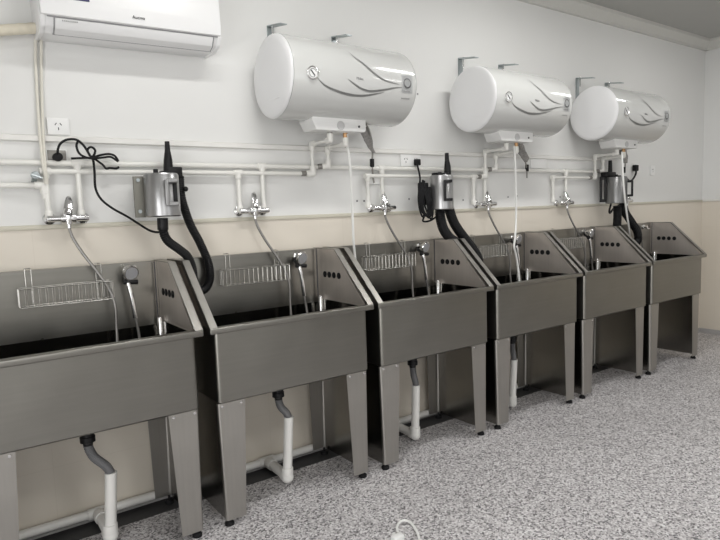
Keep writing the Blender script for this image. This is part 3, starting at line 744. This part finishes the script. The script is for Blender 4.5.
# dark joints round the flap
j = MB(); j.box(-hw+.03, hw-.02, -.221, -.214, .085, .0895)
j.prism([(-.150, .0255), (-.157, .0225), (-.160, .026), (-.153, .031)], 'x', -hw+.056, hw-.04)
for xx in (-hw+.057, hw-.044): j.prism([(-.153, .024), (-.1965, .0405), (-.2205, .082), (-.212, .085), (-.186, .05)], 'x', xx, xx+.003)
j.build('flap_joint', mat('flap joint', (.33, .33, .34), .6), ac)
q = at(139, 16, WALL-.236)
text_mb('Aucma', .021, Matrix.Translation((q.x-.885, -.2375, q.z-2.39)) @ FACE).build('lettering', M['dark'], fpo)
MB().box(-.30, -.215, -.2375, -.235, .165, .19).build('energy_label', M['navy'], fpo)
sm = MB()
for k in range(8): sm.box(-.335+.0085*k, -.335+.0085*k+.006, -.2165, -.214, .072, .079)
sp = sm.build('small_print', M['silver'], fo)
# wrapped refrigerant line and condensate hose
b = MB(); pts = [(XL, 3.155, 2.03), (.0, 3.155, 2.342), (.317, 3.155, 2.411), (.479, 3.155, 2.445), (.52, 3.16, 2.455)]
b.tube(pts, .0245, 16, sub=24, ribs=.045, rib=.035)
tag(b.build('refrigerant_line', M['cream']), 'beige tape-wrapped pipe running to the side of the air conditioner', 'pipe')
t = thing('wall_cable', 'pair of ivory cables hanging beside the air conditioner down to the tap', 'cable')
for k, dx in enumerate((0, .024)):
    MB().tube([at(34.5, -8, WALL-.02)+Vector((dx, 0, 0)), at(35.5, 35, WALL-.015)+Vector((dx, 0, 0)), at(35.5, 60, WALL-.012)+Vector((dx, 0, 0)), at(37.5, 100, WALL-.012)+Vector((dx*.8, 0, 0)), at(40, 135, WALL-.03)+Vector((dx*.6, 0, 0)), at(43, 165, WALL-.055)+Vector((dx*.4, 0, 0)), at(46, 184, WALL-.05)+Vector((dx*.2, 0, 0))], .0065, 10).build('cable_strand', M['cable'], t)

# ------------------------------------------------------------------ sockets
def socket(c, w, h, label, double=False, name='wall_socket', pins=True):
    t = thing(name, label, 'socket', (c.x, WALL, c.z), 'white wall sockets')
    MB().box(-w/2, w/2, -.010, 0, -h/2, h/2, .003).build('face_plate', M['socket'], t)
    if pins:
        for k, ox in enumerate((-w/4, w/4) if double else (0,)):
            q = MB()
            for dx, dz, a in ((-.011, .010, 35), (.011, .010, -35), (0, -.012, 0)):
                tt = bmesh.new(); bmesh.ops.create_cube(tt, size=1)
                q.add(tt, Matrix.Translation((ox+dx, -.0098, dz)) @ Matrix.Rotation(math.radians(a), 4, 'Y') @ Matrix.Diagonal((.004, .002, .013, 1)))
            q.build('slot', M['dark'], t)
    return t
socket(at(58, 126.5, WALL), .098, .080, 'white three-pin wall socket just above the moulding under the air conditioner')
s2 = socket(at(56.5, 155.5, WALL), .090, .056, 'wall socket under the moulding with a round black plug in it', pins=False)
MB().box(-.041, .041, -.0115, -.009, -.024, .024, .002).build('inner_frame', M['coupling'], s2)
socket(at(410, 160.5, WALL), .185, .085, 'wide white double socket beside the middle dryer', True)
socket(at(538, 163.5, WALL), .21, .085, 'blank white plate on the wall between the middle and far heaters', pins=False)
socket(at(635.5, 168.5, WALL), .085, .085, 'white wall socket beside the far dryer with a black plug', pins=False)
socket(at(652, 170.5, WALL), .09, .10, 'white wall socket alone on the bare wall near the corner')
socket(at(375.5, 180, WALL-.03), .11, .055, 'small pale junction box at the hot pipe beside the third tap', pins=False).location.y = WALL-.01

# ------------------------------------------------------------------ pet dryers
def dryer(i, cx, cz0, cz1, r, label, dark):
    Y = 3.02 if i < 2 else 3.05
    t = thing('pet_dryer', label, 'dryer', (cx, Y, cz0), 'wall mounted pet dryers')
    h = cz1-cz0; met = M['dryer'] if not dark else M['dryer_dark']
    MB().lathe([(0, .02), (r, .02), (r, h-.012), (r-.006, h-.003), (0, h)], n=40).build('canister', met, t)
    MB().lathe([(0, 0), (r-.006, 0), (r+.002, .006), (r+.002, .022), (0, .022)], n=40).build('base_ring', met, t)
    tp = MB().cyl((-.35*r, -.2*r, h-.002), (-.35*r, -.2*r, h+.018), .012, n=12, bev=.002).box(-.05*r, .5*r, -.02, .02, h-.004, h+.010, .003).build('switch', M['blackplastic'], t)
    # D handle on the camera side
    a = math.radians((-17.6, -43.7, -55)[i])
    hm = Matrix.Rotation(a, 4, 'Z'); z0, z1 = h*.28, h*.80
    hd = MB(); grip = M['blackplastic'] if i else M['dryer_grip']
    if i < 2:        # U-shaped grip standing off the front, arms running round to the side
        for zz in (z0, z1): hd.box(.18*r, .92*r, -(r+.022), -.36*r, zz-.009, zz+.009, .004)
        hd.box(.18*r, .40*r, -(r+.028), -(r+.004), z0-.009, z1+.009, .005)
        hd.build('handle', grip, t).matrix_local = hm
        if i == 0: MB().box(.62*r, .86*r, -.80*r, -.40*r, z0+.012, z1-.012, .002).build('handle_recess', M['blackplastic'], t).matrix_local = hm
    else:            # D-shaped grip on the side
        for zz in (z0, z1): hd.box(r-.01, r+.045, -.014, .014, zz-.010, zz+.010, .004)
        hd.box(r+.030, r+.048, -.014, .014, z0-.010, z1+.010, .005)
        hd.build('handle', grip, t).matrix_local = hm
    return t, Y
M['dryer_dark'] = mat('dark dryer metal', (.24, .24, .24), .35, .9)
M['dryer_grip'] = mat('grey grip', (.30, .30, .30), .4, .5)
# first dryer
d1, Y1 = dryer(0, .948, 1.553, 1.772, .085, 'silver pet dryer with olive side plate beside the air conditioner end', False)
L = lambda p: Vector(p)-d1.location
b = MB().box(-.128, -.075, .03, .045, .0, .205, .003).box(-.085, -.03, .034, .19, .02, .18, .003); b.build('mount_plate', M['plate'], d1)
q = MB()
for z in (.185, .03): q.cyl((-.106, .032, z), (-.106, .024, z), .009, n=12)
q.build('screw', M['zinc'], d1)
HOSE1 = [(162.5, 221, 3.02), (163.5, 232, 3.02), (168, 241, 3.03), (178, 248.5, 3.04), (187, 256, 3.05), (192, 267, 3.06), (194, 280, 3.07), (199, 290, 3.08), (206, 288, 3.10), (210, 277, 3.12), (208, 262, 3.13), (200, 243, 3.14), (191, 226, 3.14), (185, 210, 3.13), (181, 195, 3.12), (179.5, 176, 3.11)]
MB().tube([L(at(*p)) for p in HOSE1], .0225, 16, sub=10, ribs=.010, rib=.06).build('air_hose', M['hose'], d1)
q = at(163, 222, 3.02)
MB().cyl(L(at(162.5, 218, 3.02)), L(at(163, 230, 3.02)), .027, n=18, bev=.003).build('hose_collar', M['blackplastic'], d1)
b = MB(); A = at(170, 169, 3.10)
b.cyl(L(at(168.5, 176, 3.11)), L(at(168, 160, 3.11)), .026, .022, n=18).cyl(L(at(168, 160, 3.11)), L(at(167.5, 150, 3.11)), .022, .014, n=18).cyl(L(at(167.5, 150, 3.11)), L(at(167, 141.5, 3.11)), .014, .012, n=16)
b.box(*(lambda p, q_: (p.x, q_.x, 3.085-d1.location.y, 3.135-d1.location.y, q_.z, p.z))(L(at(166, 167, 3.11)), L(at(181.5, 178, 3.11))), .006)
b.build('nozzle', M['blackplastic'], d1)
MB().ball(L(at(185.5, 189, 3.09)), .014).cyl(L(at(185, 189, 3.09)), L(at(181, 189, 3.11)), .006, n=8).build('lock_knob', M['blackplastic'], d1)
c = MB()
c.tube([L(at(*p)) for p in [(57.5, 156, 3.17), (58, 149, 3.15), (61, 143, 3.15), (68, 139.5, 3.15), (77, 140, 3.15), (84, 146, 3.15), (89, 154, 3.15), (93, 160, 3.14), (94.5, 172, 3.14), (95.5, 188, 3.15), (101, 199, 3.15), (112, 208, 3.15), (128, 217, 3.14), (142, 226, 3.10), (151, 231, 3.06), (159, 232, 3.03), (162, 228, 3.02)]], .0058, 8)
c.tube([L(at(*p)) for p in [(71, 158.5, 3.15), (82, 158, 3.14), (92, 157.5, 3.13), (101, 155, 3.14), (109, 154, 3.15), (115, 156, 3.15), (118.5, 161.5, 3.15)]], .0055, 8)
c.tube([L(at(*p)) for p in [(78, 140.5, 3.14), (76.5, 146, 3.14), (79, 153, 3.14), (85, 157, 3.13), (93, 158.5, 3.12), (103, 157.5, 3.13), (111, 157, 3.14), (118, 161.5, 3.15)]], .0055, 8)
c.tube([L(at(*p)) for p in [(90, 156, 3.13), (87.5, 150, 3.13), (91, 147, 3.13), (95, 150, 3.13), (94, 155, 3.12), (90, 158, 3.12)]], .0055, 8)
c.tube([L(at(*p)) for p in [(92, 157, 3.12), (97, 160.5, 3.13), (103, 165, 3.14), (106, 168.5, 3.15), (110, 168, 3.15), (116, 168.5, 3.15), (119, 167, 3.15)]], .0055, 8)
c.build('power_cord', M['rubber'], d1)
q = L(at(57.8, 157, 3.18)); MB().cyl(q+Vector((0, .03, 0)), q+Vector((0, -.018, 0)), .021, n=20, bev=.004).build('plug', M['rubber'], d1)
# second dryer
d2, Y2 = dryer(1, 2.880, 1.535, 1.775, .080, 'silver pet dryer with coiled black cord beside the double socket', False)
L2 = lambda p: Vector(p)-d2.location
MB().box(-.135, -.075, .05, .10, .035, .19, .006).box(-.12, -.05, .03, .07, .06, .16, .004).build('mount_plate', M['blackplastic'], d2)
MB().tube([L2(at(*p)) for p in [(440, 209, 3.02), (440.5, 218, 3.02), (443.5, 229, 3.03), (450, 238, 3.05), (459, 244, 3.06), (465, 251, 3.07), (468, 262, 3.07), (474, 268, 3.08), (479, 262, 3.1), (475, 252, 3.11), (466, 240, 3.11), (457, 228, 3.09), (452, 218, 3.07), (449, 208, 3.05)]], .034, 18, sub=10, ribs=.011, rib=.05).build('air_hose', M['hose'], d2)
MB().cyl(L2(at(447.5, 178, 3.08)), L2(at(447.5, 167, 3.08)), .026, .024, n=18).cyl(L2(at(447.5, 167, 3.08)), L2(at(447, 160, 3.08)), .024, .016, n=18).cyl(L2(at(447, 160, 3.08)), L2(at(446.7, 153, 3.08)), .016, .014, n=16).box(-.02, .10, .02, .08, .235, .258, .005).build('nozzle', M['blackplastic'], d2)
c = MB()
c.tube([L2(at(*p)) for p in [(417, 163, 3.17), (418.5, 170, 3.16), (420, 178, 3.12), (419.5, 190, 3.08), (421, 203, 3.07), (424, 215, 3.07), (423, 221, 3.07), (429, 221, 3.06), (436, 217, 3.05), (440, 212, 3.03)]], .0065, 8)
rr = random.Random(3)
for k in range(5):
    p = [(420+1.5*k, 182+rr.uniform(-2, 2), 3.05), (418.5+1.2*k, 196, 3.04), (419.5+1.5*k, 208+rr.uniform(-3, 3), 3.05), (423+2*k, 218+rr.uniform(-4, 4), 3.05), (428+1.2*k, 211, 3.045), (426+1.2*k, 199, 3.035), (423+1.6*k, 187, 3.045)]
    c.tube([L2(at(*x)) for x in p], .0065, 8)
c.build('power_cord', M['rubber'], d2)
q = L2(at(417.3, 162, 3.19)); MB().box(q.x-.018, q.x+.018, q.y-.02, q.y+.02, q.z-.024, q.z+.020, .006).build('plug', M['rubber'], d2)
# third dryer
d3, Y3 = dryer(2, 5.10, 1.530, 1.775, .092, 'dark pet dryer with two black handles at the far end', True)
L3 = lambda p: Vector(p)-d3.location
r3 = .092; h3 = .245; z0, z1 = .03, h3-.01
b = MB()
for zz in (z0, z1): b.box(r3-.012, r3+.048, -.016, .016, zz-.014, zz+.014, .004)
b.box(r3+.030, r3+.052, -.016, .016, z0-.014, z1+.014, .005).box(r3-.008, r3+.014, -.016, .016, z0-.014, z1+.014, .005)
b.build('handle', M['blackplastic'], d3).matrix_local = Matrix.Rotation(math.radians(128), 4, 'Z')
MB().box(-.10, .05, .03, .10, .245, .29, .01).cyl((.06, .10, .24), (.06, .10, .40), .022, .016, n=16).build('nozzle', M['blackplastic'], d3)
MB().tube([L3(at(*p)) for p in [(617, 206, 3.05), (617.5, 216, 3.05), (617, 228, 3.07), (617, 240, 3.08), (622, 248, 3.08)]], .036, 16, sub=8, ribs=.012, rib=.05).build('air_hose', M['hose'], d3)
MB().tube([L3(at(*p)) for p in [(621, 206, 3.07), (626, 214, 3.08), (632, 223, 3.09), (637, 231, 3.09), (638, 239, 3.09), (634, 245, 3.08), (629, 246, 3.07)]], .036, 16, sub=8, ribs=.012, rib=.05).build('air_hose', M['hose'], d3)
MB().tube([L3(at(*p)) for p in [(635.5, 167, 3.18), (636, 173, 3.17), (633, 179, 3.15), (629.5, 181, 3.12), (625, 177, 3.1), (622, 180, 3.08)]], .009, 8).build('power_cord', M['rubber'], d3)
MB().tube([L3(at(*p)) for p in [(611, 204, 2.98), (609.5, 210, 3.0), (610, 213, 3.02), (613, 209, 3.03)]], .009, 8).build('cord_loop', M['rubber'], d3)
q = L3(at(635.6, 168, 3.19)); MB().box(q.x-.027, q.x+.027, q.y-.02, q.y+.02, q.z-.03, q.z+.03, .007).build('plug', M['rubber'], d3)

# ------------------------------------------------------------------ white cable lying on the floor
def fl(px, py, z):
    d = rt*((px-360)/F_PX)-up*((py-270)/F_PX)+fw; k = (z-CAM_H)/d.z; return Vector((k*d.x, k*d.y, z))
t = thing('floor_cable', 'white looped cable lying on the speckled floor at the bottom edge', 'cable')
MB().tube([fl(398, 533, .016), fl(397, 527, .018), fl(400, 522, .017), fl(405, 520.5, .014), fl(411, 523, .012), fl(416, 530, .01), fl(419.5, 540, .01), fl(421, 556, .01)], .0062, 10).build('cable_strand', M['whitehose'], t)
b = MB(); p = fl(397.5, 537, .02); b.box(p.x-.03, p.x+.03, p.y-.018, p.y+.018, .0, .03, .006); p2 = fl(393.5, 534, .012); b.cyl((p2.x, p2.y, .012), (p.x, p.y, .016), .009, n=10); b.build('plug', M['socket'], t)

# ------------------------------------------------------------------ picture settings
sc = bpy.context.scene
sc.view_settings.view_transform = 'Standard'; sc.view_settings.look = 'None'; sc.view_settings.exposure = 0.03; sc.view_settings.gamma = 1
sc.view_settings.use_curve_mapping = False
